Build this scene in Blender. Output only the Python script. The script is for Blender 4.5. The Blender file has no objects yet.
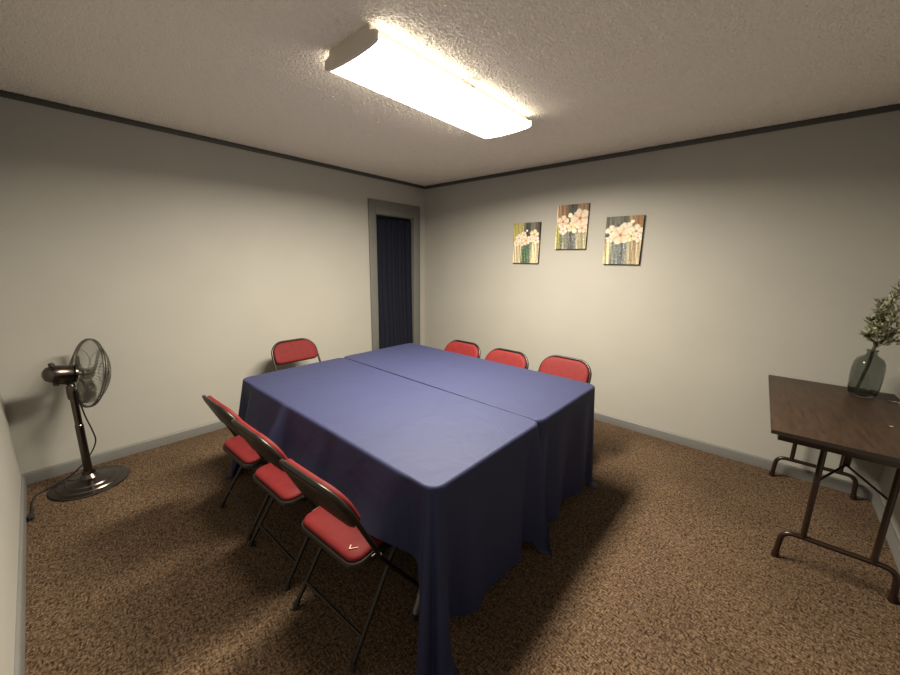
import bpy, bmesh, math, random
from mathutils import Vector, Matrix
random.seed(7)
PI = math.pi
sc = bpy.context.scene
C = sc.collection
W, L, H = 4.24, 3.73, 2.44            # room: x 0..W, y -L..0, z 0..H

# ------------------------------------------------------------------ materials
def new_mat(name):
    m = bpy.data.materials.new(name); m.use_nodes = True
    return m, m.node_tree.nodes, m.node_tree.links, m.node_tree.nodes['Principled BSDF']

def plain(name, col, rough=.5, metal=0., spec=.5, bump=0., bscale=200., vary=0., vscale=6.):
    m, N, K, b = new_mat(name)
    b.inputs['Base Color'].default_value = (*col, 1)
    b.inputs['Roughness'].default_value = rough
    b.inputs['Metallic'].default_value = metal
    b.inputs['Specular IOR Level'].default_value = spec
    tc = N.new('ShaderNodeTexCoord')
    if vary:
        n = N.new('ShaderNodeTexNoise'); n.inputs['Scale'].default_value = vscale; n.inputs['Detail'].default_value = 5
        K.new(tc.outputs['Object'], n.inputs['Vector'])
        r = N.new('ShaderNodeValToRGB')
        r.color_ramp.elements[0].position = .3; r.color_ramp.elements[1].position = .7
        r.color_ramp.elements[0].color = (*[c*(1-vary) for c in col], 1)
        r.color_ramp.elements[1].color = (*[min(1, c*(1+vary)) for c in col], 1)
        K.new(n.outputs['Fac'], r.inputs['Fac']); K.new(r.outputs['Color'], b.inputs['Base Color'])
    if bump:
        n = N.new('ShaderNodeTexNoise'); n.inputs['Scale'].default_value = bscale; n.inputs['Detail'].default_value = 3
        K.new(tc.outputs['Object'], n.inputs['Vector'])
        u = N.new('ShaderNodeBump'); u.inputs['Strength'].default_value = bump; u.inputs['Distance'].default_value = .002
        K.new(n.outputs['Fac'], u.inputs['Height']); K.new(u.outputs['Normal'], b.inputs['Normal'])
    return m

M = {}
M['wall'] = plain('painted_wall', (.375, .370, .345), .62, bump=.25, bscale=90, vary=.025, vscale=2.5, spec=.35)
M['trim'] = plain('grey_trim_paint', (.150, .150, .146), .45, vary=.04, vscale=8)
M['crown'] = plain('dark_grey_trim_paint', (.06, .06, .058), .5, vary=.05, vscale=8)
M['hall'] = plain('dim_hall_paint', (.12, .12, .12), .8, vary=.05)
M['curtain'] = plain('navy_curtain_cloth', (.005, .007, .017), .85, spec=.25, bump=.3, bscale=600, vary=.15, vscale=40)
M['frame'] = plain('dark_bronze_steel', (.026, .021, .018), .32, metal=.55, vary=.1, vscale=30)
M['pan'] = plain('dark_bronze_sheet', (.030, .025, .021), .38, metal=.45, vary=.1, vscale=30)
M['red'] = plain('red_vinyl', (.128, .0125, .0140), .6, spec=.15, bump=.5, bscale=420, vary=.1, vscale=25)
M['foam'] = plain('pale_foam', (.75, .6, .5), .9, vary=.05)
M['rubber'] = plain('black_rubber', (.012, .012, .012), .7, vary=.1)
M['white_metal'] = plain('white_enamel', (.62, .58, .52), .45, vary=.03)
M['gun'] = plain('dark_chrome', (.105, .092, .085), .26, metal=1., vary=.06, vscale=20)
M['wire'] = plain('chrome_wire', (.20, .195, .175), .3, metal=1., vary=.05)
M['blade'] = plain('brushed_blade_metal', (.42, .43, .39), .3, metal=.9, vary=.08)
M['black'] = plain('black_plastic', (.015, .014, .014), .4, vary=.1)
M['brown_steel'] = plain('brown_enamelled_steel', (.026, .014, .010), .3, metal=.3, vary=.12, vscale=30)
M['grey_leg'] = plain('grey_steel_leg', (.28, .285, .29), .4, metal=.5, vary=.08)
M['table_plastic'] = plain('pale_table_plastic', (.5, .5, .48), .6, vary=.03)
M['edge'] = plain('dark_edge_band', (.02, .014, .011), .4, vary=.1)
M['twig'] = plain('brown_twig', (.05, .045, .02), .8, vary=.2, vscale=40)
M['leaf'] = plain('green_leaf', (.15, .17, .085), .6, vary=.3, vscale=30)
M['bloom'] = plain('cream_blossom', (.42, .40, .31), .7, vary=.15, vscale=40)

def mat_cloth():
    m, N, K, b = new_mat('navy_tablecloth')
    tc = N.new('ShaderNodeTexCoord')
    n = N.new('ShaderNodeTexNoise'); n.inputs['Scale'].default_value = 3.; n.inputs['Detail'].default_value = 6
    K.new(tc.outputs['Object'], n.inputs['Vector'])
    r = N.new('ShaderNodeValToRGB')
    r.color_ramp.elements[0].color = (.0170, .0197, .057, 1); r.color_ramp.elements[1].color = (.0205, .0240, .068, 1)
    K.new(n.outputs['Fac'], r.inputs['Fac']); K.new(r.outputs['Color'], b.inputs['Base Color'])
    b.inputs['Roughness'].default_value = .64
    b.inputs['Specular IOR Level'].default_value = .55
    b.inputs['Specular Tint'].default_value = (.6, .68, 1, 1)
    b.inputs['Sheen Weight'].default_value = .0
    b.inputs['Sheen Roughness'].default_value = .4
    b.inputs['Sheen Tint'].default_value = (.55, .58, 1, 1)
    w = N.new('ShaderNodeTexNoise'); w.inputs['Scale'].default_value = 900; w.inputs['Detail'].default_value = 2
    K.new(tc.outputs['Object'], w.inputs['Vector'])
    v = N.new('ShaderNodeTexNoise'); v.inputs['Scale'].default_value = 7; v.inputs['Detail'].default_value = 4; v.inputs['Distortion'].default_value = .8
    K.new(tc.outputs['Object'], v.inputs['Vector'])
    u1 = N.new('ShaderNodeBump'); u1.inputs['Strength'].default_value = .25; u1.inputs['Distance'].default_value = .0008
    K.new(w.outputs['Fac'], u1.inputs['Height'])
    u2 = N.new('ShaderNodeBump'); u2.inputs['Strength'].default_value = .35; u2.inputs['Distance'].default_value = .012
    K.new(v.outputs['Fac'], u2.inputs['Height']); K.new(u1.outputs['Normal'], u2.inputs['Normal'])
    K.new(u2.outputs['Normal'], b.inputs['Normal'])
    return m
M['cloth'] = mat_cloth()

def mat_carpet():
    m, N, K, b = new_mat('brown_loop_carpet')
    tc = N.new('ShaderNodeTexCoord')
    mp = N.new('ShaderNodeMapping'); mp.inputs['Rotation'].default_value = (0, 0, math.radians(8))
    K.new(tc.outputs['Object'], mp.inputs['Vector'])
    # basket weave: cells of dashes turned alternately along and across
    def dashes(sx, sy, off):
        m1 = N.new('ShaderNodeMapping'); m1.inputs['Scale'].default_value = (sx, sy, 1); m1.inputs['Location'].default_value = (off, off, 0)
        K.new(mp.outputs['Vector'], m1.inputs['Vector'])
        n1 = N.new('ShaderNodeTexNoise'); n1.inputs['Scale'].default_value = 1; n1.inputs['Detail'].default_value = 2
        K.new(m1.outputs['Vector'], n1.inputs['Vector']); return n1
    da, db = dashes(40, 128, 0), dashes(128, 40, 7.3)
    nd = N.new('ShaderNodeTexNoise'); nd.inputs['Scale'].default_value = 30; nd.inputs['Detail'].default_value = 2
    K.new(mp.outputs['Vector'], nd.inputs['Vector'])
    mx = N.new('ShaderNodeMix'); mx.data_type = 'VECTOR'; mx.inputs['Factor'].default_value = .03
    K.new(mp.outputs['Vector'], mx.inputs['A']); K.new(nd.outputs['Color'], mx.inputs['B'])
    ck = N.new('ShaderNodeTexChecker'); ck.inputs['Scale'].default_value = 32
    K.new(mx.outputs['Result'], ck.inputs['Vector'])
    pick = N.new('ShaderNodeMix'); pick.data_type = 'FLOAT'
    K.new(ck.outputs['Fac'], pick.inputs['Factor']); K.new(da.outputs['Fac'], pick.inputs['A']); K.new(db.outputs['Fac'], pick.inputs['B'])
    br = N.new('ShaderNodeValToRGB'); e = br.color_ramp.elements
    e[0].position = .33; e[0].color = (.024, .0145, .008, 1); e[1].position = .66; e[1].color = (.150, .106, .072, 1)
    q = e.new(.46); q.color = (.082, .053, .033, 1)
    K.new(pick.outputs['Result'], br.inputs['Fac'])
    sp = N.new('ShaderNodeTexNoise'); sp.inputs['Scale'].default_value = 120; sp.inputs['Detail'].default_value = 4
    K.new(tc.outputs['Object'], sp.inputs['Vector'])
    rp = N.new('ShaderNodeValToRGB'); rp.color_ramp.elements[0].position = .36; rp.color_ramp.elements[1].position = .66
    rp.color_ramp.elements[0].color = (.55, .53, .51, 1); rp.color_ramp.elements[1].color = (1.45, 1.42, 1.38, 1)
    K.new(sp.outputs['Fac'], rp.inputs['Fac'])
    mul = N.new('ShaderNodeMix'); mul.data_type = 'RGBA'; mul.blend_type = 'MULTIPLY'; mul.inputs['Factor'].default_value = 1
    K.new(br.outputs['Color'], mul.inputs['A']); K.new(rp.outputs['Color'], mul.inputs['B'])
    lg = N.new('ShaderNodeTexNoise'); lg.inputs['Scale'].default_value = 2.2; lg.inputs['Detail'].default_value = 4
    K.new(tc.outputs['Object'], lg.inputs['Vector'])
    rl = N.new('ShaderNodeValToRGB'); rl.color_ramp.elements[0].position = .3; rl.color_ramp.elements[1].position = .7
    rl.color_ramp.elements[0].color = (.82, .82, .82, 1); rl.color_ramp.elements[1].color = (1.1, 1.1, 1.1, 1)
    K.new(lg.outputs['Fac'], rl.inputs['Fac'])
    m2 = N.new('ShaderNodeMix'); m2.data_type = 'RGBA'; m2.blend_type = 'MULTIPLY'; m2.inputs['Factor'].default_value = 1
    K.new(mul.outputs['Result'], m2.inputs['A']); K.new(rl.outputs['Color'], m2.inputs['B'])
    K.new(m2.outputs['Result'], b.inputs['Base Color'])
    b.inputs['Roughness'].default_value = .95; b.inputs['Specular IOR Level'].default_value = .15
    u = N.new('ShaderNodeBump'); u.inputs['Strength'].default_value = .8; u.inputs['Distance'].default_value = .006
    K.new(sp.outputs['Fac'], u.inputs['Height']); K.new(u.outputs['Normal'], b.inputs['Normal'])
    return m
M['carpet'] = mat_carpet()

def mat_popcorn():
    m, N, K, b = new_mat('popcorn_ceiling')
    b.inputs['Base Color'].default_value = (.86, .82, .745, 1); b.inputs['Roughness'].default_value = .9
    b.inputs['Specular IOR Level'].default_value = .2
    tc = N.new('ShaderNodeTexCoord')
    n = N.new('ShaderNodeTexNoise'); n.inputs['Scale'].default_value = 80; n.inputs['Detail'].default_value = 3; n.inputs['Roughness'].default_value = .6
    v = N.new('ShaderNodeTexVoronoi'); v.inputs['Scale'].default_value = 92; v.feature = 'SMOOTH_F1'
    K.new(tc.outputs['Object'], n.inputs['Vector']); K.new(tc.outputs['Object'], v.inputs['Vector'])
    s = N.new('ShaderNodeMath'); s.operation = 'SUBTRACT'
    K.new(n.outputs['Fac'], s.inputs[0]); K.new(v.outputs['Distance'], s.inputs[1])
    d = N.new('ShaderNodeDisplacement'); d.inputs['Midlevel'].default_value = .1; d.inputs['Scale'].default_value = .0115
    K.new(s.outputs['Value'], d.inputs['Height'])
    K.new(d.outputs['Displacement'], N['Material Output'].inputs['Displacement'])
    m.displacement_method = 'BOTH'
    return m
M['popcorn'] = mat_popcorn()

def mat_lamp(name, strength, col=(1, .885, .70)):
    m, N, K, b = new_mat(name)
    b.inputs['Base Color'].default_value = (.8, .78, .72, 1); b.inputs['Roughness'].default_value = .4
    b.inputs['Emission Color'].default_value = (*col, 1); b.inputs['Emission Strength'].default_value = strength
    return m
M['lamp_bottom'] = mat_lamp('lit_prismatic_lens', 4.0)
M['lamp_side'] = mat_lamp('lit_lens_flank', 2.3)

def mat_laminate():
    m, N, K, b = new_mat('walnut_laminate')
    tc = N.new('ShaderNodeTexCoord')
    mp = N.new('ShaderNodeMapping'); mp.inputs['Scale'].default_value = (9, 1.2, 1)
    K.new(tc.outputs['Object'], mp.inputs['Vector'])
    n = N.new('ShaderNodeTexNoise'); n.inputs['Scale'].default_value = 6; n.inputs['Detail'].default_value = 8; n.inputs['Distortion'].default_value = .6
    K.new(mp.outputs['Vector'], n.inputs['Vector'])
    r = N.new('ShaderNodeValToRGB')
    r.color_ramp.elements[0].position = .3; r.color_ramp.elements[0].color = (.034, .020, .013, 1)
    r.color_ramp.elements[1].position = .72; r.color_ramp.elements[1].color = (.062, .037, .024, 1)
    K.new(n.outputs['Fac'], r.inputs['Fac']); K.new(r.outputs['Color'], b.inputs['Base Color'])
    b.inputs['Roughness'].default_value = .5; b.inputs['Specular IOR Level'].default_value = .3
    return m
M['laminate'] = mat_laminate()

def mat_glass():
    m, N, K, b = new_mat('smoke_green_glass')
    b.inputs['Base Color'].default_value = (.50, .535, .51, 1); b.inputs['Roughness'].default_value = .03
    b.inputs['Transmission Weight'].default_value = 1.; b.inputs['IOR'].default_value = 1.35
    return m
M['glass'] = mat_glass()

def mat_attr(name):
    m, N, K, b = new_mat(name)
    a = N.new('ShaderNodeAttribute'); a.attribute_name = 'paint'
    K.new(a.outputs['Color'], b.inputs['Base Color']); b.inputs['Roughness'].default_value = .6
    n = N.new('ShaderNodeTexNoise'); n.inputs['Scale'].default_value = 250
    tc = N.new('ShaderNodeTexCoord'); K.new(tc.outputs['Object'], n.inputs['Vector'])
    u = N.new('ShaderNodeBump'); u.inputs['Strength'].default_value = .3; u.inputs['Distance'].default_value = .001
    K.new(n.outputs['Fac'], u.inputs['Height']); K.new(u.outputs['Normal'], b.inputs['Normal'])
    return m
M['paint'] = mat_attr('painted_canvas')

# ------------------------------------------------------------------ mesh helpers
def add_box(bm, lo, hi, bevel=0., seg=2):
    r = bmesh.ops.create_cube(bm, size=1.)
    vs = r['verts']
    lo, hi = Vector(lo), Vector(hi); c = (lo+hi)/2; d = hi-lo
    for v in vs: v.co = Vector((v.co.x*d.x, v.co.y*d.y, v.co.z*d.z)) + c
    if bevel:
        es = list({e for v in vs for e in v.link_edges})
        bmesh.ops.bevel(bm, geom=es, offset=bevel, segments=seg, profile=.5, affect='EDGES')
    return bm

def smooth_path(pts, n=8):
    """Catmull-Rom through the points."""
    P = [Vector(p) for p in pts]; out = []
    for i in range(len(P)-1):
        p0 = P[i-1] if i else P[i]*2-P[i+1]; p1, p2 = P[i], P[i+1]
        p3 = P[i+2] if i+2 < len(P) else P[i+1]*2-P[i]
        for k in range(n):
            t = k/n
            out.append(.5*((2*p1)+(p2-p0)*t+(2*p0-5*p1+4*p2-p3)*t*t+(3*p1-p0-3*p2+p3)*t**3))
    out.append(P[-1]); return out

def fillet(pts, r, n=6):
    """Polyline with its inner corners rounded."""
    P = [Vector(p) for p in pts]; out = [P[0]]
    for i in range(1, len(P)-1):
        a, b, c = P[i-1], P[i], P[i+1]
        u, v = (a-b), (c-b); lu, lv = u.length, v.length; u.normalize(); v.normalize()
        ang = u.angle(v); d = min(r/math.tan(ang/2), lu*.49, lv*.49)
        p, q = b+u*d, b+v*d
        for k in range(n+1):
            t = k/n; out.append(p*(1-t)**2 + b*2*t*(1-t) + q*t*t)
    out.append(P[-1]); return out

def add_tube(bm, pts, r, seg=10, closed=False, caps=True):
    P = [Vector(p) for p in pts]; n = len(P)
    rad = r if isinstance(r, (list, tuple)) else [r]*n
    T = []
    for i in range(n):
        a = P[i-1] if (i or closed) else P[i]; b = P[(i+1) % n] if (i < n-1 or closed) else P[i]
        T.append((b-a).normalized())
    up = Vector((0, 0, 1)) if abs(T[0].z) < .9 else Vector((1, 0, 0))
    x = T[0].cross(up).normalized(); rings = []
    for i in range(n):
        x = (x - T[i]*x.dot(T[i])).normalized(); y = T[i].cross(x)
        rings.append([bm.verts.new(P[i]+(x*math.cos(2*PI*k/seg)+y*math.sin(2*PI*k/seg))*rad[i]) for k in range(seg)])
    for i in range(n if closed else n-1):
        A, B = rings[i], rings[(i+1) % n]
        for k in range(seg): bm.faces.new((A[k], A[(k+1) % seg], B[(k+1) % seg], B[k]))
    if caps and not closed:
        bm.faces.new(rings[0][::-1]); bm.faces.new(rings[-1])
    return bm

def add_lathe(bm, prof, seg=40, cap_bottom=False, cap_top=False):
    rings = []
    for r, z in prof:
        if r < 1e-6: rings.append([bm.verts.new((0, 0, z))])
        else: rings.append([bm.verts.new((r*math.cos(2*PI*k/seg), r*math.sin(2*PI*k/seg), z)) for k in range(seg)])
    for A, B in zip(rings, rings[1:]):
        for k in range(seg):
            j = (k+1) % seg
            if len(A) == 1 and len(B) == 1: continue
            if len(A) == 1: bm.faces.new((A[0], B[j], B[k]))
            elif len(B) == 1: bm.faces.new((A[k], A[j], B[0]))
            else: bm.faces.new((A[k], A[j], B[j], B[k]))
    if cap_bottom and len(rings[0]) > 1: bm.faces.new(rings[0][::-1])
    if cap_top and len(rings[-1]) > 1: bm.faces.new(rings[-1])
    return bm

def obj(name, bm, mat, parent=None, smooth=True, sharp=40., mats=None):
    bmesh.ops.recalc_face_normals(bm, faces=bm.faces[:])
    me = bpy.data.meshes.new(name); bm.to_mesh(me); bm.free()
    for m in (mats or [mat]): me.materials.append(M[m])
    if smooth:
        for p in me.polygons: p.use_smooth = True
        me.set_sharp_from_angle(angle=math.radians(sharp))
    o = bpy.data.objects.new(name, me); C.objects.link(o)
    if parent: o.parent = parent
    return o

def tag(o, label, cat, group=None):
    o['label'] = label; o['category'] = cat
    if group: o['group'] = group
    return o
def thing(name, label, cat, loc=(0, 0, 0), rz=0, group=None):
    o = bpy.data.objects.new(name, None); C.objects.link(o)
    o.location = loc; o.rotation_euler = (0, 0, rz); o.empty_display_size = .1
    return tag(o, label, cat, group)
def struct(name, bm, mat, **k):
    o = obj(name, bm, mat, **k); o['kind'] = 'structure'; return o
def copy_thing(root, loc, rz, label):
    r = root.copy(); C.objects.link(r); r.location = loc; r.rotation_euler = (0, 0, rz); r['label'] = label
    for ch in list(root.children):
        c = ch.copy(); C.objects.link(c); c.parent = r
        for g in list(ch.children):
            d = g.copy(); C.objects.link(d); d.parent = c
    return r
def B(): return bmesh.new()

# ------------------------------------------------------------------ room shell
T = .12
struct('floor', add_box(B(), (-.6, -L-T, -.1), (W+T, T, 0)), 'carpet', smooth=False)
b = B(); nx, ny = 11, 9; x0, x1, y0, y1 = -.6, W+T, -L-T, T
g = [[b.verts.new((x0+(x1-x0)*i/nx, y0+(y1-y0)*j/ny, H)) for i in range(nx+1)] for j in range(ny+1)]
for j in range(ny):
    for i in range(nx): b.faces.new((g[j][i], g[j+1][i], g[j+1][i+1], g[j][i+1]))
ceil = struct('ceiling', b, 'popcorn')
for f in ceil.data.polygons:
    if f.normal.z > 0: ceil.data.flip_normals(); break
ss = ceil.modifiers.new('fine_mesh', 'SUBSURF'); ss.subdivision_type = 'SIMPLE'; ss.levels = 0; ss.render_levels = 6
DY0, DY1, DZ = -.801, -.208, 2.032     # doorway opening in the left wall
b = B()
add_box(b, (-T, -L, 0), (0, DY0, H)); add_box(b, (-T, DY1, 0), (0, 0, H)); add_box(b, (-T, DY0, DZ), (0, DY1, H))
struct('wall_left', b, 'wall', smooth=False)
struct('wall_back', add_box(B(), (-T, 0, 0), (W+T, T, H)), 'wall', smooth=False)
struct('wall_right', add_box(B(), (W, -L, 0), (W+T, 0, H)), 'wall', smooth=False)
struct('wall_front', add_box(B(), (-T, -L-T, 0), (W+T, -L, H)), 'wall', smooth=False)
b = B()                                 # the dim space beyond the curtained doorway
add_box(b, (-.6, DY0-.3, 0), (-.55, DY1+.3, H)); add_box(b, (-.55, DY0-.3, 0), (-T, DY0-.25, H)); add_box(b, (-.55, DY1+.25, 0), (-T, DY1+.3, H))
struct('wall_hallway', b, 'hall', smooth=False)
# door casing and jamb
b = B(); cw = .106; ct = .019
add_box(b, (0, DY0-cw+.013, 0), (ct, DY0+.006, DZ+.145), .003)
add_box(b, (0, DY1-.006, 0), (ct, DY1+cw, DZ+.145), .003)
add_box(b, (0, DY0+.006, DZ-.006), (ct, DY1-.006, DZ+.145), .003)
add_box(b, (-T, DY0, 0), (0, DY0+.014, DZ)); add_box(b, (-T, DY1-.014, 0), (0, DY1, DZ)); add_box(b, (-T, DY0+.014, DZ-.014), (0, DY1-.014, DZ))
struct('door_1', b, 'trim', sharp=30)
# baseboards
def baseboard(name, a, c, n):
    a, c, n = Vector((*a, 0)), Vector((*c, 0)), Vector((*n, 0)); b = B()
    prof = [(0, 0), (.014, 0), (.014, .068), (.011, .075), (.006, .079), (0, .080)]
    A = [b.verts.new(a+n*x+Vector((0, 0, z))) for x, z in prof]; D = [b.verts.new(c+n*x+Vector((0, 0, z))) for x, z in prof]
    for i in range(len(prof)-1): b.faces.new((A[i], A[i+1], D[i+1], D[i]))
    b.faces.new(A); b.faces.new(D[::-1])
    return struct(name, b, 'trim', sharp=60)
baseboard('baseboard_left', (0, -L), (0, DY0-cw), (1, 0))
baseboard('baseboard_left_end', (0, DY1+cw), (0, 0), (1, 0))
baseboard('baseboard_back', (0, 0), (W, 0), (0, -1))
baseboard('baseboard_right', (W, 0), (W, -L), (-1, 0))
baseboard('baseboard_front', (W, -L), (0, -L), (0, 1))
# flat trim strip where walls meet the ceiling
ch, cd = .036, .012
struct('trim_left', add_box(B(), (0, -L, H-ch), (cd, 0, H), .002), 'crown')
struct('trim_back', add_box(B(), (0, -cd, H-ch), (W, 0, H), .002), 'crown')
struct('trim_right', add_box(B(), (W-cd, -L, H-ch), (W, 0, H), .002), 'crown')
struct('trim_front', add_box(B(), (0, -L, H-ch), (W, -L+cd, H), .002), 'crown')

# ------------------------------------------------------------------ doorway curtain
cur = thing('door_curtain', 'navy blue curtain hanging in folds in the grey-framed doorway', 'curtain', (0, (DY0+DY1)/2, 0))
b = B(); NX, NZ = 120, 40; rows = []
for j in range(NZ+1):
    z = .02 + (DZ-.04-.02)*j/NZ; row = []
    low = max(0., 1-z/1.5); low = low*low*(3-2*low)
    for i in range(NX+1):
        u = i/NX
        half0, half1 = .279+.03*max(0., (low-.6)/.4), .277
        y = -half0 + (half0+half1)*u
        if u < .5: y -= .0*low
        ed = min(1., 6*u)
        x = -.020 + ed*(.009*math.sin(u*2*PI*9+1.3*math.sin(u*11)+.4*math.sin(2*z))*(.5+.5*(1-j/NZ)) + .006*math.sin(u*2*PI*4+1+.9*z)) + .068*low*(1-.55*u)
        row.append(b.verts.new((x, y, z)))
    rows.append(row)
for j in range(NZ):
    for i in range(NX): b.faces.new((rows[j][i], rows[j][i+1], rows[j+1][i+1], rows[j+1][i]))
o = obj('curtain_cloth', b, 'curtain', cur, sharp=180)
sol = o.modifiers.new('thickness', 'SOLIDIFY'); sol.thickness = .003
o = obj('curtain_rod', add_tube(B(), [(-.040, -.277, DZ-.024), (-.040, .277, DZ-.024)], .007), 'black', cur)

# ------------------------------------------------------------------ ceiling light
LX, LY0, LY1 = 2.013, -2.442, -1.185
lz = 2.366; hw = .189
lt = thing('ceiling_light', 'long wraparound fluorescent light with a glowing white lens on the textured ceiling', 'ceiling light', (LX, (LY0+LY1)/2, H))
hl = (LY1-LY0)/2
obj('housing', add_box(B(), (-.150, -hl+.012, -.034), (.150, hl-.012, 0), .003), 'white_metal', lt)
prof = [(-.152, -.034), (-hw+.003, -.042), (-hw, -.046), (-hw, -.066), (-hw+.006, -.070)] + [(-.15+.03*k, -.0735-.0065*(1-((-.15+.03*k)/.16)**2)) for k in range(11)] + [(hw-.006, -.070), (hw, -.066), (hw, -.046), (hw-.003, -.042), (.152, -.034)]
b = B()
A = [b.verts.new((x, -hl+.012, z)) for x, z in prof]; D = [b.verts.new((x, hl-.012, z)) for x, z in prof]
for i in range(len(prof)-1):
    f = b.faces.new((A[i], A[i+1], D[i+1], D[i])); f.material_index = 0 if 3 <= i <= len(prof)-5 else 1
o = obj('diffuser', b, None, lt, mats=['lamp_bottom', 'lamp_side'], sharp=20)
for s in (-1, 1):
    b = B(); e = .004
    pr = [(-.151, 0), (-.156, -.022), (-hw-e, -.034), (-hw-e, -.068), (-hw+.006, -.073)] + [(-.15+.03*k, -.077-.0065*(1-((-.15+.03*k)/.16)**2)) for k in range(11)] + [(hw-.006, -.073), (hw+e, -.068), (hw+e, -.034), (.156, -.022), (.151, 0)]
    y0, y1 = s*(hl-.014), s*hl
    A = [b.verts.new((x, y0, z)) for x, z in pr]; D = [b.verts.new((x, y1, z)) for x, z in pr]
    for i in range(len(pr)): b.faces.new((A[i], A[(i+1) % len(pr)], D[(i+1) % len(pr)], D[i]))
    b.faces.new(A); b.faces.new(D[::-1])
    obj('end_cap', b, 'white_metal', lt, sharp=20)
obj('lens_clip', add_box(B(), (.150, -.02, -.040), (.194, .02, -.031), .003), 'white_metal', lt)

# the tubes' light leaving through the lens
al = bpy.data.lights.new('fluorescent_tubes', 'AREA'); al.shape = 'RECTANGLE'; al.size = .33; al.size_y = 1.2
al.energy = 62; al.color = (1, .885, .70); al.spread = math.radians(168)
ao = bpy.data.objects.new('fluorescent_tubes', al); C.objects.link(ao); ao.location = (0, 0, lz-H-.012); ao.parent = lt

# ------------------------------------------------------------------ folding banquet tables under cloths
TX0, TX1 = .966, 2.750
TY = [(-2.651, -1.899), (-1.884, -1.132)]
TZ = .715
def long_table(y0, y1, label, sp=1.):
    t = thing('folding_table', label, 'table', ((TX0+TX1)/2, (y0+y1)/2, 0))
    hx, hy = (TX1-TX0)/2-.006, (y1-y0)/2-.006
    obj('tabletop', add_box(B(), (-hx, -hy, TZ-.045), (hx, hy, TZ-.003), .012, 3), 'table_plastic', t)
    for s in (-1, 1):
        for q in (-1, 1):
            pts = smooth_path([(s*.56*sp, q*.15, TZ-.05), (s*.62*sp, q*.17, .45), (s*.715*sp, q*.24, .27), (s*.745*sp, q*.29, .14), (s*.745*sp, q*.335, .02)], 6)
            leg = obj('leg', add_tube(B(), pts, .0125), 'grey_leg', t)
            obj('foot_cap', add_tube(B(), [(s*.745*sp, q*.333, .027), (s*.745*sp, q*.340, 0.005)], .0165), 'rubber', leg)
        obj('crossbar', add_tube(B(), [(s*.595*sp, -.16, .56), (s*.595*sp, .16, .56)], .011), 'grey_leg', t)
    return t
long_table(*TY[0], 'nearer folding table, its bent grey leg showing below the navy cloth by the chairs')
long_table(*TY[1], 'folding table hidden under the farther navy cloth beside the wall with paintings', .72)

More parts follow.
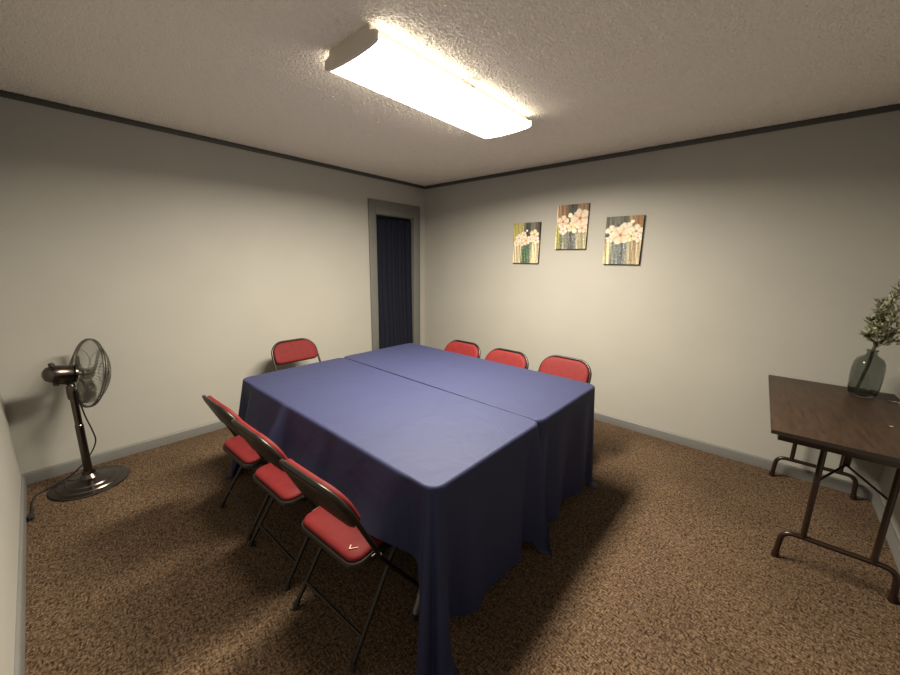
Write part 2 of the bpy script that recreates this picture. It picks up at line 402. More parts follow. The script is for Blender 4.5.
def cloth(y0, y1, inner, chairs_lo, chairs_hi, label, seed, lift=0., tails=(1, 1, 1, 1), name='tablecloth'):
    """inner: which long side (+1 / -1) faces the other table.  chairs_*: (x, y_front) of chair seats pushing in on the low / high side."""
    cx, cy = (TX0+TX1)/2, (y0+y1)/2; hx, hy = (TX1-TX0)/2+.004, (y1-y0)/2+.004
    DE, DS = .66, .34; r = .05
    rnd = random.Random(seed); TZ = .715+lift
    ph = [rnd.uniform(0, 6.28) for _ in range(8)]
    def axis(h):
        a = [-h+r*(k/13)**1.2 for k in range(14)]; n = int(2*(h-r)/.03)
        return a + [-h+r+(2*(h-r))*k/n for k in range(1, n)] + [-x for x in a[::-1]]
    X, Y = axis(hx), axis(hy); nx, ny = len(X), len(Y)
    b = B(); G = {}
    def zc(x, y):
        z = TZ + .0012*math.sin(3.1*x+ph[0])*math.sin(4.3*y+ph[1])
        for (a, px, py, d) in creases:
            s = (x-px)*math.cos(a)+(y-py)*math.sin(a); q = -(x-px)*math.sin(a)+(y-py)*math.cos(a)
            if abs(s) < d: z += .0022*math.exp(-(q/.006)**2)*(1-(s/d)**2)
        return z
    creases = [(PI/2, 0, 0, hy), (PI/2, -hx*.5, 0, hy), (PI/2, hx*.5, 0, hy), (0, 0, 0, hx)] + [(rnd.uniform(0, PI), rnd.uniform(-hx, hx)*.8, rnd.uniform(-hy, hy)*.7, rnd.uniform(.05, .12)) for _ in range(9)]
    ins_r = r
    for i, x in enumerate(X):
        for j, y in enumerate(Y):
            px, py = x, y
            kx, ky = abs(x)-(hx-r), abs(y)-(hy-r)
            if kx > 0 and ky > 0:           # square corner patch -> quarter disc
                m = max(kx, ky); d = math.hypot(kx, ky)
                px = math.copysign(hx-r+kx*m/d, x); py = math.copysign(hy-r+ky*m/d, y)
            G[i, j] = b.verts.new((px, py, zc(px, py)))
    for i in range(nx-1):
        for j in range(ny-1): b.faces.new((G[i, j], G[i+1, j], G[i+1, j+1], G[i, j+1]))
    loop = [(i, 0) for i in range(nx-1)] + [(nx-1, j) for j in range(ny-1)] + [(i, ny-1) for i in range(nx-1, 0, -1)] + [(0, j) for j in range(ny-1, 0, -1)]
    NR = 30; rings = [[G[k] for k in loop]]
    info = []
    for k in loop:
        p = G[k].co; kx, ky = abs(p.x)-(hx-r), abs(p.y)-(hy-r); sx, sy = math.copysign(1, p.x), math.copysign(1, p.y)
        if kx > 1e-6 and ky > 1e-6:
            phi = math.atan2(ky, kx); t = (phi/(PI/2))*2-1      # -1 end side .. +1 long side
            g1 = min(1., phi/.25); g2 = min(1., max(0., (phi-1.0)/.45)); g2 = g2*g2*(3-2*g2)
            D = (DE+(.80-DE)*g1)*(1-g2) + DS/max(math.sin(phi), .6)*g2
            n = Vector((sx*math.cos(phi), sy*math.sin(phi), 0))
        elif abs(p.x) > hx-1e-6 and abs(p.y) <= hy-r+1e-6:
            s = (hy-r)-abs(p.y); t = -1-s/.09; D = DE; n = Vector((sx, 0, 0))
        else:
            s = (hx-r)-abs(p.x); t = 1+s/.09; D = DS; n = Vector((0, sy, 0))
        info.append((p.copy(), n, t, D, sx, sy))
    # soften the hem length between corner and sides
    Ds = [i[3] for i in info]
    for _ in range(1): Ds = [(Ds[k-1]+2*Ds[k]+Ds[(k+1) % len(Ds)])/4 for k in range(len(Ds))]
    chain = 0.
    R0 = .013
    arc = [0.]
    for k in range(1, len(info)): arc.append(arc[-1]+(info[k][0]-info[k-1][0]).length)
    for q in range(1, NR+1):
        ring = []
        for k, (p, n, t, _, sx, sy) in enumerate(info):
            D = Ds[k]; d = D*(q/NR)**1.25
            if d < R0*PI/2:
                a = d/R0; out, dz = R0*math.sin(a), R0*(1-math.cos(a))
            else: out, dz = R0, R0+(d-R0*PI/2)
            dd = max(0., d-.02)
            tw = tails[(0 if sx < 0 else 1)+(0 if sy < 0 else 2)]
            bump = tw*(.21*math.exp(-((t-.05)/.85)**2) - .085*math.exp(-((t-.02)/.17)**2) - .04*math.exp(-((t-.62)/.14)**2) - .05*math.exp(-((t+1.6)/.45)**2) - .02*math.exp(-((t-1.8)/.6)**2)) + .055*math.exp(-((t+2.6)/.9)**2) + .03*math.exp(-((t-3.2)/1.)**2)
            fold = bump*dd*1.05
            edge = min(1., max(0., (abs(t)-1)/4))
            fold += edge*(dd/.6)**1.2*(.016*math.sin(arc[k]*2*PI/.55+ph[2])+.008*math.sin(arc[k]*2*PI/.23+ph[3])+.012)
            shrink = 1-.05*math.exp(-(t/1.2)**2)
            pos = p + n*(out+fold); pos.z = p.z-dz*shrink
            # skirt coming to rest on the seats of pushed-in chairs
            if abs(n.y) > .95:
                for (cxs, zt) in (chairs_lo if sy < 0 else chairs_hi):
                    g = max(0., 1-max(0., abs(pos.x+cx-cxs)-.225)/.05); g = g*g*(3-2*g)
                    full = p.z-D*shrink
                    if g > 0 and full < zt:
                        k2 = (p.z-zt)/(p.z-full)
                        k2 = 1+(k2-1)*g
                        pos.z = p.z-(p.z-pos.z)*k2
                        pos.y += sy*(.085 if sy < 0 else .035)*g*min(1., max(0., (p.z-pos.z)/.25))
            if pos.z < .004:                # cloth lying on the carpet
                ex = .004-pos.z; pos += n*ex*.8; pos.z = .004+.004*(1+math.sin(arc[k]*60))*min(1, ex/.03)
            lim = hy+.0035
            if inner > 0 and pos.y > lim: pos.y = lim-.0015*(1+math.sin(arc[k]*40+q))*.5
            if inner < 0 and pos.y < -lim: pos.y = -lim+.0015*(1+math.sin(arc[k]*40+q))*.5
            ring.append(b.verts.new(pos))
        rings.append(ring)
    n = len(loop)
    for A, D in zip(rings, rings[1:]):
        for k in range(n): b.faces.new((A[k], A[(k+1) % n], D[(k+1) % n], D[k]))
    o = obj(name, b, 'cloth', None, sharp=180); o.location = (cx, cy, 0)
    tag(o, label, 'tablecloth', 'navy tablecloths')
    return o

# ------------------------------------------------------------------ folding chairs
def make_chair(label):
    t = thing('folding_chair', label, 'chair', group='red padded folding chairs')
    hw = .212; tr = .0095
    seat_p = Vector((0, -.085, .435)); top = Vector((0, -.232, .757)); foot = Vector((0, .215, 0))
    # bent upper tube: both sides and the arch over the back
    lo = Vector((0, -.072, .415))
    pts = [(-hw, lo.y, lo.z), (-hw, seat_p.y-.008, seat_p.z+.03), (-hw+.008, top.y, top.z), (hw-.008, top.y, top.z), (hw, seat_p.y-.008, seat_p.z+.03), (hw, lo.y, lo.z)]
    P = [Vector(p) for p in pts]
    path = [P[0], P[1]]
    u1 = (P[1]-P[2]).normalized(); u2 = (P[3]-P[2]).normalized(); R = .115
    def arc(c, a, bq, n=10): return [c+a*(1-math.sin(k/n*PI/2))*R + bq*(1-math.cos(k/n*PI/2))*R for k in range(n+1)]
    path += arc(P[2], u1, u2) + [q for q in arc(P[3], (P[4]-P[3]).normalized(), -u2)][::-1] + [P[4], P[5]]
    # slight bow of the arch backwards
    for q in path: q.y -= .018*max(0., 1-(q.x/hw)**2)*max(0., min(1., (q.z-.5)/.2))
    obj('back_frame', add_tube(B(), path, tr, 10), 'frame', t)
    for s in (-1, 1):
        leg = obj('leg', add_tube(B(), fillet([(s*hw, lo.y, lo.z), (s*hw, lo.y+.022, .38), (s*(hw+.003), foot.y, .012)], .05), tr, 10), 'frame', t)
        obj('foot_cap', add_tube(B(), [(s*(hw+.003), foot.y-.006, .03), (s*(hw+.003), foot.y, .006)], .0135), 'rubber', leg)
        leg = obj('leg', add_tube(B(), [(s*.187, .05, .405), (s*.198, -.205, .012)], tr, 10), 'frame', t)
        obj('foot_cap', add_tube(B(), [(s*.1975, -.194, .03), (s*.1985, -.206, .006)], .0135), 'rubber', leg)
    obj('rear_stretcher', add_tube(B(), [(-.1955, -.150, .098), (.1955, -.150, .098)], .007), 'frame', t)
    obj('front_stretcher', add_tube(B(), [(-hw, .147, .1), (hw, .147, .1)], .007), 'frame', t)
    for s in (-1, 1):
        obj('hinge_bracket', add_box(B(), (s*.199-.004, -.10, .400), (s*.199+.004, .06, .425), .003), 'frame', t)
        obj('hinge_rivet', add_tube(B(), [(s*.204, -.07, .422), (s*.222, -.07, .422)], .007, 10), 'wire', t)
    # seat pan and pad: rounded rectangle outline
    def outline(x0, x1, y0, y1, r_back, r_front, n=8):
        out = []
        for (qx, qy, r, a0) in ((x1-r_front, y1-r_front, r_front, 0), (x0+r_front, y1-r_front, r_front, PI/2), (x0+r_back, y0+r_back, r_back, PI), (x1-r_back, y0+r_back, r_back, 1.5*PI)):
            for k in range(n+1):
                a = a0+PI/2*k/n; out.append((qx+r*math.cos(a), qy+r*math.sin(a)))
        return out
    def loft(levels, capb=True, capt=True):
        b = B(); rings = [[b.verts.new(p) for p in lv] for lv in levels]
        for A, D in zip(rings, rings[1:]):
            for k in range(len(A)): b.faces.new((A[k], A[(k+1) % len(A)], D[(k+1) % len(A)], D[k]))
        if capb: b.faces.new(rings[0][::-1])
        if capt: b.faces.new(rings[-1])
        return b
    def inset(ol, f, c):
        return [(c[0]+(x-c[0])*f[0], c[1]+(y-c[1])*f[1]) for x, y in ol]
    ol = outline(-.19, .19, -.175, .205, .05, .085); c = (0, .015)
    tilt = lambda x, y, z: (x, y, z - .014 + .024*(y+.175)/.38)
    pan = [[tilt(x, y, .408) for x, y in inset(ol, (.97, .97), c)], [tilt(x, y, .410) for x, y in ol], [tilt(x, y, .428) for x, y in ol], [tilt(x, y, .432) for x, y in inset(ol, (.985, .985), c)]]
    seat = obj('seat', loft(pan), 'pan', t)
    pad = []
    for f, z in ((.955, .431), (.965, .437), (.955, .4445), (.92, .450), (.84, .4545), (.65, .458), (.35, .460)):
        pad.append([tilt(x, y, z) for x, y in inset(ol, (f, f), c)])
    obj('seat_pad', loft(pad), 'red', seat, sharp=180)
    # backrest shell and pad, in the plane of the back tube
    ax = Vector((1, 0, 0)); dirn = (Vector((0, top.y, top.z))-Vector((0, seat_p.y-.008, seat_p.z+.03))).normalized(); nrm = ax.cross(dirn)
    if nrm.y > 0: nrm = -nrm                                # points to the rear
    cz = Vector((0, top.y, top.z)) - dirn*.106
    def bp(u, v, d):
        p = cz + ax*u + dirn*v + nrm*(d + .018*max(0., 1-(u/hw)**2))
        return tuple(p)
    bo = outline(-.200, .200, -.095, .101, .035, .108); bc = (0, 0)
    shell = [[bp(u, v, .002) for u, v in bo], [bp(u, v, .008) for u, v in bo], [bp(u, v, .011) for u, v in inset(bo, (.97, .95), bc)], [bp(u, v, .012) for u, v in inset(bo, (.6, .6), bc)]]
    back = obj('backrest', loft(shell), 'pan', t)
    padl = []
    for f, d in ((.985, .0015), (1.0, -.006), (1.0, -.016), (.985, -.025), (.94, -.030), (.8, -.033), (.5, -.035)):
        padl.append([bp(u, v, d) for u, v in inset(bo, (f, f-.01), bc)])
    obj('back_pad', loft(padl), 'red', back, sharp=180)
    return t

CH_LEFT = [(1.402, -2.715, .03), (1.856, -2.715, .03), (2.370, -2.715, .06)]
CH_BACK = [(1.435, -1.110, PI), (1.922, -1.105, PI), (2.388, -.975, PI)]
CH_END = (.485, -1.975, -PI/2)
labels_left = ['red padded folding chair nearest the fan, farthest of the three along the near table side',
               'middle of the three red folding chairs along the near side of navy table',
               'red folding chair closest to the camera, with a small pale tear in its seat pad']
labels_back = ['red chair back farthest left of three below the paintings, nearest the doorway corner',
               'middle red chair back of the three between the navy table and the painting wall',
               'red folding chair at the right end of the far side, gap under its backrest']
first = None
for (x, y, a), lb in list(zip(CH_LEFT, labels_left)) + list(zip(CH_BACK, labels_back)) + [(CH_END, 'lone red folding chair at the far table end, its back against the doorway wall')]:
    if first is None:
        first = make_chair(lb); first.location = (x, y, 0); first.rotation_euler = (0, 0, a); k = first
    else: k = copy_thing(first, (x, y, 0), a, lb)
    if 'tear' in lb:
        seat = [c for c in k.children if c.name.startswith('seat')][0]
        b = B(); z = .450
        add_tube(b, [(.118, -.128, z-.002), (.127, -.142, z-.004), (.128, -.143, z-.004), (.148, -.118, z-.003)], .0016, 6)
        o = obj('pad_tear', b, 'foam', seat); o['label'] = 'pale V-shaped tear in the red vinyl'

front_lo = [(x, .462) for x, y, a in CH_LEFT]
front_hi = [(x, .466) for x, y, a in CH_BACK]
cloth(*TY[0], 1, front_lo, [], 'navy tablecloth on the table nearer the camera, three chairs along its side', 3)
cloth(*TY[1], -1, [], front_hi, 'navy tablecloth on the farther table, next to the wall with paintings', 11, .004, (1, .8, 1, .35))

# ------------------------------------------------------------------ pedestal fan
FX, FY = .288, -3.430
fan = thing('pedestal_fan', 'dark chrome pedestal fan standing on the carpet in the left corner', 'fan', (FX, FY, .001))
obj('base', add_lathe(B(), [(0, 0), (.196, 0), (.199, .006), (.196, .012), (.165, .018), (.160, .024), (.125, .030), (.120, .037), (.075, .044), (.05, .052), (.034, .075), (.030, .10), (0, .10)], 56), 'gun', fan, sharp=25)
obj('pole', add_lathe(B(), [(0, .09), (.0215, .09), (.0215, .42), (.0185, .425), (.0185, .66), (0, .66)], 24), 'gun', fan, sharp=25)
obj('height_collar', add_lathe(B(), [(.018, .60), (.026, .603), (.028, .645), (.026, .685), (.017, .70), (0, .70)], 24), 'gun', fan)
axis = Vector((-.27, .93, -.21)).normalized()
side = axis.cross(Vector((0, 0, 1))).normalized(); upv = side.cross(axis)
mc = Vector((.008, -.030, .775))
def fp(a, u, v): return mc + axis*a + side*u + upv*v
def fan_lathe(prof, seg=32):
    b = B(); rings = []
    for a, r in prof:
        rings.append([b.verts.new(fp(a, r*math.cos(2*PI*k/seg), r*math.sin(2*PI*k/seg))) for k in range(seg)] if r > 1e-6 else [b.verts.new(fp(a, 0, 0))])
    for A, D in zip(rings, rings[1:]):
        for k in range(seg):
            j = (k+1) % seg
            if len(A) == 1: b.faces.new((A[0], D[k], D[j]))
            elif len(D) == 1: b.faces.new((A[k], A[j], D[0]))
            else: b.faces.new((A[k], A[j], D[j], D[k]))
    return b
motor = obj('motor_housing', fan_lathe([(-.085, 0), (-.083, .022), (-.072, .040), (-.05, .051), (-.02, .055), (.03, .055), (.045, .050), (.05, .03), (.05, 0)]), 'gun', fan)
obj('oscillation_knob', add_tube(B(), [fp(-.045, 0, .046), fp(-.055, 0, .068)], [.016, .012], 12), 'black', motor)
obj('speed_dial', add_tube(B(), [fp(-.02, 0, -.052), fp(-.02, 0, -.072)], [.018, .014], 12), 'black', motor)
obj('neck', add_tube(B(), smooth_path([(0, 0, .685), (0, -.002, .71), fp(-.002, 0, -.045)], 5), [.019]*11, 14), 'gun', fan)
RC = .125                                               # rim distance along the axis
RR = .222
def ring(a, r, n=72): return [fp(a, r*math.cos(2*PI*k/n), r*math.sin(2*PI*k/n)) for k in range(n)]
def grille(sign, hub_a, hub_r, nw, bulge):
    b = B()
    add_tube(b, ring(RC+sign*.006, RR), .0045, 8, closed=True)
    for f in (.35, .68):
        add_tube(b, ring(RC+sign*(.006+bulge*(1-f**2.2)), RR*f), .0014, 5, closed=True)
    for k in range(nw):
        a = 2*PI*k/nw; pts = []
        for q in range(9):
            f = hub_r/RR + (1-hub_r/RR)*q/8
            sw = a + .25*(1-f)
            pts.append(fp(RC+sign*(.006+bulge*(1-f**2.2)), RR*f*math.cos(sw), RR*f*math.sin(sw)))
        add_tube(b, pts, .0010, 4, caps=False)
    return b
obj('rear_grille', grille(-1, 0, .05, 60, .062), 'wire', fan)
obj('front_grille', grille(1, 0, .035, 60, .088), 'wire', fan)
obj('grille_badge', fan_lathe([(RC+.090, 0), (RC+.092, .034), (RC+.098, .036), (RC+.101, .030), (RC+.101, 0)]), 'gun', fan)
obj('rear_hub_ring', fan_lathe([(.048, 0), (.048, .055), (.060, .056), (.062, .05), (.062, 0)]), 'gun', fan)
obj('blade_hub', fan_lathe([(.06, .012), (.09, .012), (.095, .033), (.145, .033), (.155, .02), (.155, 0)]), 'blade', fan)
for k in range(3):
    b = B(); a0 = 2*PI*k/3+.5; rows = []
    for i in range(13):
        f = i/12; r = .03+.165*f
        half = .62*math.sin(PI*min(1, .18+.72*f))**.7
        row = []
        for j in range(9):
            s = j/8*2-1; an = a0+half*s+.35*f
            row.append(b.verts.new(fp(.118+.028*s*(1-.35*f)+.006*f, r*math.cos(an), r*math.sin(an))))
        rows.append(row)
    for i in range(12):
        for j in range(8): b.faces.new((rows[i][j], rows[i+1][j], rows[i+1][j+1], rows[i][j+1]))
    o = obj('blade', b, 'blade', fan, sharp=180)
    sm = o.modifiers.new('thickness', 'SOLIDIFY'); sm.thickness = .0014
cordp = smooth_path([(-.002, .02, .60), (-.005, .035, .47), (0, .055, .36), (-.005, .06, .28), (-.03, .025, .19), (-.06, -.03, .11), (-.085, -.10, .048), (-.09, -.165, .022), (-.085, -.215, .006), (-.06, -.245, .005), (.03, -.262, .005), (.12, -.265, .005), (.205, -.267, .009)], 8)
cord = obj('power_cord', add_tube(B(), cordp, .0042, 8), 'black', fan)
b = B(); add_box(b, (.205, -.280, .001), (.250, -.254, .024), .005)
for q in (-.006, .006): add_box(b, (.25, -.267+q-.0012, .009), (.267, -.267+q+.0012, .015))
obj('plug', b, 'rubber', cord)

# ------------------------------------------------------------------ brown folding table by the right wall
BZ = .738
bt = thing('folding_table', 'brown wood-grain folding table with tubular legs against the right wall', 'table', (3.9155, -.642, 0), .027)
hx, hy = .295, .5915
top = obj('tabletop', add_box(B(), (-hx, -hy, BZ-.020), (hx, hy, BZ), .003), 'laminate', bt)
b = B()
for (a, c) in (((-hx-.002, -hy-.002), (hx+.002, -hy)), ((-hx-.002, hy), (hx+.002, hy+.002)), ((-hx-.002, -hy), (-hx, hy)), ((hx, -hy), (hx+.002, hy))):
    add_box(b, (*a, BZ-.0195), (*c, BZ-.001))
obj('edge_band', b, 'edge', top)
b = B(); ai = .028
for (a, c) in (((-hx+ai, -hy+ai), (hx-ai, -hy+ai+.004)), ((-hx+ai, hy-ai-.004), (hx-ai, hy-ai)), ((-hx+ai, -hy+ai+.004), (-hx+ai+.004, hy-ai-.004)), ((hx-ai-.004, -hy+ai+.004), (hx-ai, hy-ai-.004))):
    add_box(b, (*a, BZ-.055), (*c, BZ-.02), .001)
obj('apron', b, 'brown_steel', bt)
ux0, ux1 = -.0895, .1505
fx0, fx1 = -.170, .231
for y in (-.438, .552):
    for x in (ux0, ux1): obj('leg', add_tube(B(), [(x, y, .15), (x, y, BZ-.022)], .0125, 12), 'brown_steel', bt)
    fb = obj('foot_bar', add_tube(B(), fillet([(fx0-.004, y, .012), (fx0+.004, y, .158), (fx1-.004, y, .158), (fx1+.004, y, .012)], .055, 8), .0125, 12), 'brown_steel', bt)
    for x in (fx0-.004, fx1+.004): obj('foot_cap', add_tube(B(), [(x, y, .03), (x, y, .001)], [.015, .0165], 12), 'brown_steel', fb)
    s = 1 if y < 0 else -1
    yb = y+s*.22
    obj('brace', add_tube(B(), fillet([(ux0, y, .475), ((ux0+ux1)/2, yb, .513), (ux1, y, .475)], .01), .0055, 8), 'brown_steel', bt)
    obj('brace_bracket', add_box(B(), ((ux0+ux1)/2-.014, yb-.006, .505), ((ux0+ux1)/2+.014, yb+.006, BZ-.022), .002), 'brown_steel', bt)

# ------------------------------------------------------------------ vase with an artificial plant
VX, VY = 4.034, -.240
b = B()
add_lathe(b, [(0, .004), (.045, .004), (.052, .006), (.064, .022), (.0715, .055), (.0745, .11), (.0745, .16), (.070, .195), (.058, .218), (.036, .232), (.025, .240), (.0235, .256), (.029, .264),
              (.027, .266), (.0205, .256), (.0215, .240), (.033, .228), (.055, .213), (.0665, .192), (.0705, .16), (.0705, .11), (.0675, .055), (.060, .024), (.045, .014), (0, .013)], 48)
vase = obj('glass_vase', b, 'glass', None, sharp=60); vase.location = (VX, VY, BZ-.0042); vase.scale = (.94, .94, 1.10)
tag(vase, 'smoky green glass bottle vase on the brown folding table', 'vase')
pl = thing('artificial_plant', 'spray of cream blossom and green leaves standing in the glass vase', 'plant', (VX, VY, BZ))
def leaf_at(bm, p, d, ln, wd):
    d = d.normalized(); s = d.cross(Vector((random.uniform(-1, 1), random.uniform(-1, 1), random.uniform(-1, 1)))).normalized(); n = d.cross(s)
    P = [p, p+d*ln*.35+s*wd*.5+n*wd*.12, p+d*ln*.7+s*wd*.38+n*wd*.05, p+d*ln, p+d*ln*.7-s*wd*.38+n*wd*.05, p+d*ln*.35-s*wd*.5+n*wd*.12]
    v = [bm.verts.new(q) for q in P]; m1 = bm.verts.new(p+d*ln*.35); m2 = bm.verts.new(p+d*ln*.7)
    bm.faces.new((v[0], v[1], m1)); bm.faces.new((v[1], v[2], m2, m1)); bm.faces.new((v[2], v[3], m2))
    bm.faces.new((v[3], v[4], m2)); bm.faces.new((v[4], v[5], m1, m2)); bm.faces.new((v[5], v[0], m1))
b = B()
add_tube(b, smooth_path([(-.030, -.012, .020), (-.018, -.006, .10), (-.004, 0, .19), (.002, 0, .296), (.006, -.004, .325)], 6), .0075, 8)
obj('stalk', b, 'twig', pl)
tips = [(-.045, -.05, .58), (.030, -.02, .72), (.06, -.10, .62), (-.060, -.02, .47), (.09, -.06, .50), (.115, -.13, .68), (.01, .04, .62), (.10, .02, .43), (-.03, -.10, .44), (-.062, -.03, .38), (.085, -.10, .36), (-.015, .03, .50)]
for tp in tips:
    tp = Vector(tp)+Vector((.018, 0, 0)); p0 = Vector((.004, -.002, .300)); mid = p0.lerp(tp, .45)+Vector((random.uniform(-.012, .012), random.uniform(-.012, .012), .03))
    path = smooth_path([p0, mid, tp], 10)
    br = obj('branch', add_tube(B(), path, [.0022-.0014*i/(len(path)-1) for i in range(len(path))], 6), 'twig', pl)
    bl, bf = B(), B()
    for i in range(4, len(path)):
        p = path[i]; d = (path[i]-path[i-1]).normalized()
        for q in range(5):
            o2 = Vector((random.uniform(-1, 1), random.uniform(-1, 1), random.uniform(-.4, .6))).normalized()
            leaf_at(bl if random.random() < .6 else bf, p, d*.7+o2*.8, random.uniform(.026, .050), random.uniform(.007, .013))
        if i > 8:
            for q in range(3):
                o2 = Vector((random.uniform(-1, 1), random.uniform(-1, 1), random.uniform(-.6, .8))).normalized()
                leaf_at(bf, p+o2*.006, o2+d*.5, random.uniform(.014, .026), random.uniform(.008, .012))
    for v in bl.verts[:]+bf.verts[:]:
        if v.co.x > W-VX-.012: v.co.x = W-VX-.012
        if v.co.y > -VY-.012: v.co.y = -VY-.012
    obj('leaves', bl, 'leaf', br, sharp=180); obj('blossoms', bf, 'bloom', br, sharp=180)
def sprig(x, y, a, label, n=5, ln=.05):
    b = B(); bf = B()
    t = thing('fallen_sprig', label, 'sprig', (x, y, BZ), a)
    path = [Vector((-ln/2+ln*i/5, .002*math.sin(i), .003)) for i in range(6)]
    obj('stem', add_tube(b, path, .0012, 6), 'twig', t)
    for i in range(n):
        p = path[1+i % 5]; leaf_at(bf, p+Vector((0, 0, .001)), Vector((1, random.uniform(-.8, .8), .12)), ln*.4, .009)
    for v in bf.verts: v.co.z = max(.0015, v.co.z)
    obj('petals', bf, 'bloom', t, sharp=180)
sprig(4.150, -.27, .3, 'loose pale sprig lying on the brown table just beside the vase', 6, .07)
sprig(4.068, -.800, .9, 'tiny pale sprig lying on the brown table well in front of the vase', 3, .035)

# ------------------------------------------------------------------ three flower canvases
def lerp(a, c, t): return tuple(a[i]+(c[i]-a[i])*t for i in range(3))
def s2l(c): return tuple(((v/255)/12.92 if v/255 <= .04045 else (((v/255)+.055)/1.055)**2.4) for v in c)
def canvas(x0, z0, label, bands, low, flowers, buds, seed, w=.305, h=.407, dep=.028):
    rnd = random.Random(seed); NU, NV = 61, 81
    b = B(); g = [[b.verts.new((w*i/NU, -dep, h*j/NV)) for i in range(NU+1)] for j in range(NV+1)]
    b2 = [[None]*NU for _ in range(NV)]
    streak = [rnd.uniform(-.22, .22) for _ in range(NU)]
    streak = [(streak[i-1]+streak[i]*2)/3 for i in range(NU)]
    def band(tbl, u):
        for (u0, c0), (u1, c1) in zip(tbl, tbl[1:]):
            if u <= u1: return lerp(c0, c1, (u-u0)/(u1-u0))
        return tbl[-1][1]
    cols = {}
    for j in range(NV):
        for i in range(NU):
            u, v = (i+.5)/NU, (j+.5)/NV
            up, dn = band(bands, u), band(low, u)
            t = min(1, max(0, (v-.42)/.18)); c = lerp(dn, up, t)
            k = .88+streak[i]*(1.1 if v < .5 else .8)+rnd.uniform(-.12, .12)+.12*math.sin(v*9+i*.9)
            gr = sum(c)/3; c = lerp(c, (gr, gr*.97, gr*.88), .25)
            if v < .5 and rnd.random() < .22: c = lerp(c, (225, 212, 180), .55)
            c = tuple(min(255, max(0, q*k)) for q in c)
            for (fu, fv, fr, fc, np_, rot) in flowers:
                du, dv = (u-fu), (v-fv)*h/w; d = math.hypot(du, dv); a = math.atan2(dv, du)
                edge = fr*(.78+.22*abs(math.cos((a-rot)*np_/2)))
                if d < edge:
                    c = lerp(fc, (232, 220, 200), min(1, .25+.75*d/edge)); c = tuple(q*(1-.16*abs(math.sin((a-rot)*np_/2))**6)*rnd.uniform(.84, 1.04) for q in c)
                    if d < fr*.2: c = (190, 140, 95) if d > fr*.1 else (120, 85, 60)
            for (fu, fv, fr, fc) in buds:
                if math.hypot(u-fu, (v-fv)*h/w) < fr: c = tuple(q*rnd.uniform(.92, 1.04) for q in fc)
            cols[j, i] = tuple(min(255, q) for q in c)
    faces = []
    for j in range(NV):
        for i in range(NU): faces.append((b.faces.new((g[j][i], g[j][i+1], g[j+1][i+1], g[j+1][i])), cols[j, i]))
    # wrapped sides, painted like the nearest edge, and the back
    bk = [[b.verts.new((w*i/NU, -.001, h*j/NV)) if (i in (0, NU) or j in (0, NV)) else None for i in range(NU+1)] for j in range(NV+1)]
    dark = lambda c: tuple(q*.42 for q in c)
    for i in range(NU):
        faces.append((b.faces.new((g[0][i+1], g[0][i], bk[0][i], bk[0][i+1])), dark(cols[0, i])))
        faces.append((b.faces.new((g[NV][i], g[NV][i+1], bk[NV][i+1], bk[NV][i])), dark(cols[NV-1, i])))
    for j in range(NV):
        faces.append((b.faces.new((g[j][0], g[j+1][0], bk[j+1][0], bk[j][0])), dark(cols[j, 0])))
        faces.append((b.faces.new((g[j+1][NU], g[j][NU], bk[j][NU], bk[j+1][NU])), dark(cols[j, NU-1])))
    lay = b.loops.layers.float_color.new('paint')
    for f, c in faces:
        lc = (*s2l(c), 1)
        for l in f.loops: l[lay] = lc
    o = obj('flower_canvas', b, 'paint', None, smooth=False); o.location = (x0, 0, z0)
    tag(o, label, 'painting', 'flower canvases on the back wall')
    return o
P_ = (238, 190, 160); Y_ = (240, 225, 150); Wt = (246, 238, 222); Dk = (62, 66, 66)
canvas(1.378, 1.500, 'white flower painting with a green jar, leftmost and lowest-hung beside the doorway corner',
       [(0, (190, 178, 70)), (.30, (196, 186, 110)), (.40, (170, 165, 120)), (.5, (66, 76, 74)), (.62, (70, 80, 76)), (.72, (130, 125, 105)), (1, (70, 66, 60))],
       [(0, (220, 205, 165)), (.30, (205, 190, 145)), (.38, (60, 110, 82)), (.55, (58, 118, 88)), (.66, (75, 112, 85)), (.72, (205, 192, 155)), (1, (215, 200, 165))],
       [(.22, .62, .15, Wt, 5, .3), (.40, .70, .12, Wt, 5, 1.), (.50, .56, .16, P_, 5, .6), (.80, .70, .17, Y_, 5, .1), (.66, .60, .12, Wt, 5, 1.3), (.87, .56, .14, Wt, 5, .8), (.13, .50, .12, Wt, 5, .5), (.35, .50, .11, P_, 5, 1.)],
       [(.52, .80, .035, (250, 245, 235)), (.6, .84, .06, Dk)], 1)
canvas(1.858, 1.639, 'peach and white flower painting, middle and highest of the three on the wall',
       [(0, (222, 188, 150)), (.14, (160, 120, 85)), (.34, (150, 112, 78)), (.46, (70, 70, 66)), (.62, (58, 62, 62)), (.72, (150, 115, 85)), (1, (140, 105, 75))],
       [(0, (215, 205, 110)), (.12, (120, 130, 60)), (.22, (90, 100, 90)), (.35, (150, 150, 135)), (.45, (70, 82, 92)), (.62, (72, 82, 92)), (.72, (170, 160, 130)), (.85, (130, 130, 100)), (1, (190, 170, 130))],
       [(.22, .62, .20, P_, 5, .2), (.76, .68, .30, P_, 5, .7), (.50, .50, .16, Y_, 5, .4), (.24, .42, .14, Wt, 5, 1.), (.84, .46, .15, P_, 5, .3)],
       [(.44, .76, .07, (245, 235, 215)), (.60, .41, .07, (246, 236, 205)), (.57, .88, .08, Dk)], 2)
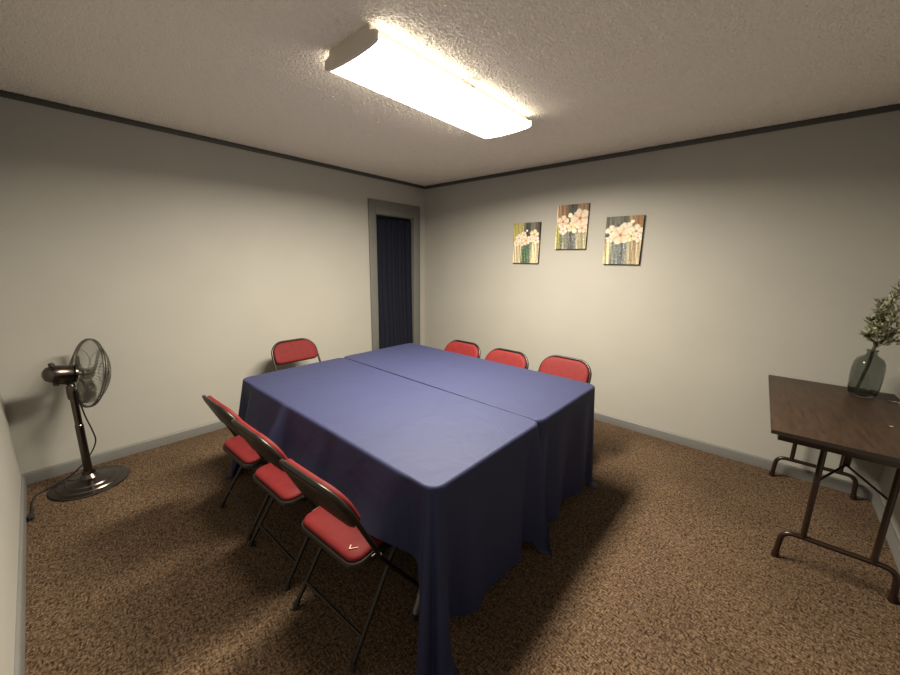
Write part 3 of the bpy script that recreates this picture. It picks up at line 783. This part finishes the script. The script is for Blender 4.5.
canvas(2.334, 1.503, 'white flower painting with an orange upper corner, rightmost of the three',
       [(0, (90, 92, 78)), (.3, (105, 105, 90)), (.45, (85, 90, 84)), (.58, (64, 70, 70)), (.66, (170, 140, 85)), (.8, (175, 125, 65)), (.9, (165, 95, 45)), (1, (190, 150, 80))],
       [(0, (240, 225, 155)), (.15, (225, 210, 165)), (.24, (100, 122, 124)), (.38, (88, 104, 116)), (.5, (82, 92, 112)), (.62, (112, 124, 124)), (.7, (195, 175, 135)), (.85, (180, 150, 110)), (1, (232, 216, 180))],
       [(.18, .68, .19, Wt, 5, .4), (.58, .74, .19, Wt, 5, 1.), (.84, .68, .19, Wt, 5, .2), (.14, .54, .12, Wt, 5, .3), (.43, .61, .27, P_, 5, .5), (.72, .58, .15, Y_, 5, .6), (.9, .55, .13, Wt, 5, .9)],
       [(.72, .88, .05, (245, 238, 220)), (.35, .81, .045, Dk), (.07, .61, .06, Dk)], 4)

# ------------------------------------------------------------------ camera and view
cam = bpy.data.cameras.new('camera'); cam.sensor_fit = 'HORIZONTAL'; cam.sensor_width = 36; cam.lens = 36*365.02/900
cam.clip_start = .02; cam.clip_end = 50
co = bpy.data.objects.new('camera', cam); C.objects.link(co)
yaw, pitch, roll = 2.2950, .2046, .0159
yaw, pitch, roll = CAM = (math.atan2(.7334, -.6487), math.asin(.2032), .0159)
fwd = Vector((math.cos(yaw)*math.cos(pitch), math.sin(yaw)*math.cos(pitch), -math.sin(pitch)))
rt = Vector((math.sin(yaw), -math.cos(yaw), 0)); up = rt.cross(fwd)
r2 = rt*math.cos(roll)+up*math.sin(roll); u2 = up*math.cos(roll)-rt*math.sin(roll)
co.matrix_world = Matrix(((r2.x, u2.x, -fwd.x, 3.5539), (r2.y, u2.y, -fwd.y, -3.4872), (r2.z, u2.z, -fwd.z, 1.5), (0, 0, 0, 1)))
sc.camera = co
w = bpy.data.worlds.new('world'); sc.world = w; w.use_nodes = True
w.node_tree.nodes['Background'].inputs['Color'].default_value = (0, 0, 0, 1)
w.node_tree.nodes['Background'].inputs['Strength'].default_value = 0
vs = sc.view_settings
vs.view_transform = 'Standard'; vs.look = 'None'; vs.exposure = 1.4; vs.gamma = 1.; vs.use_curve_mapping = False
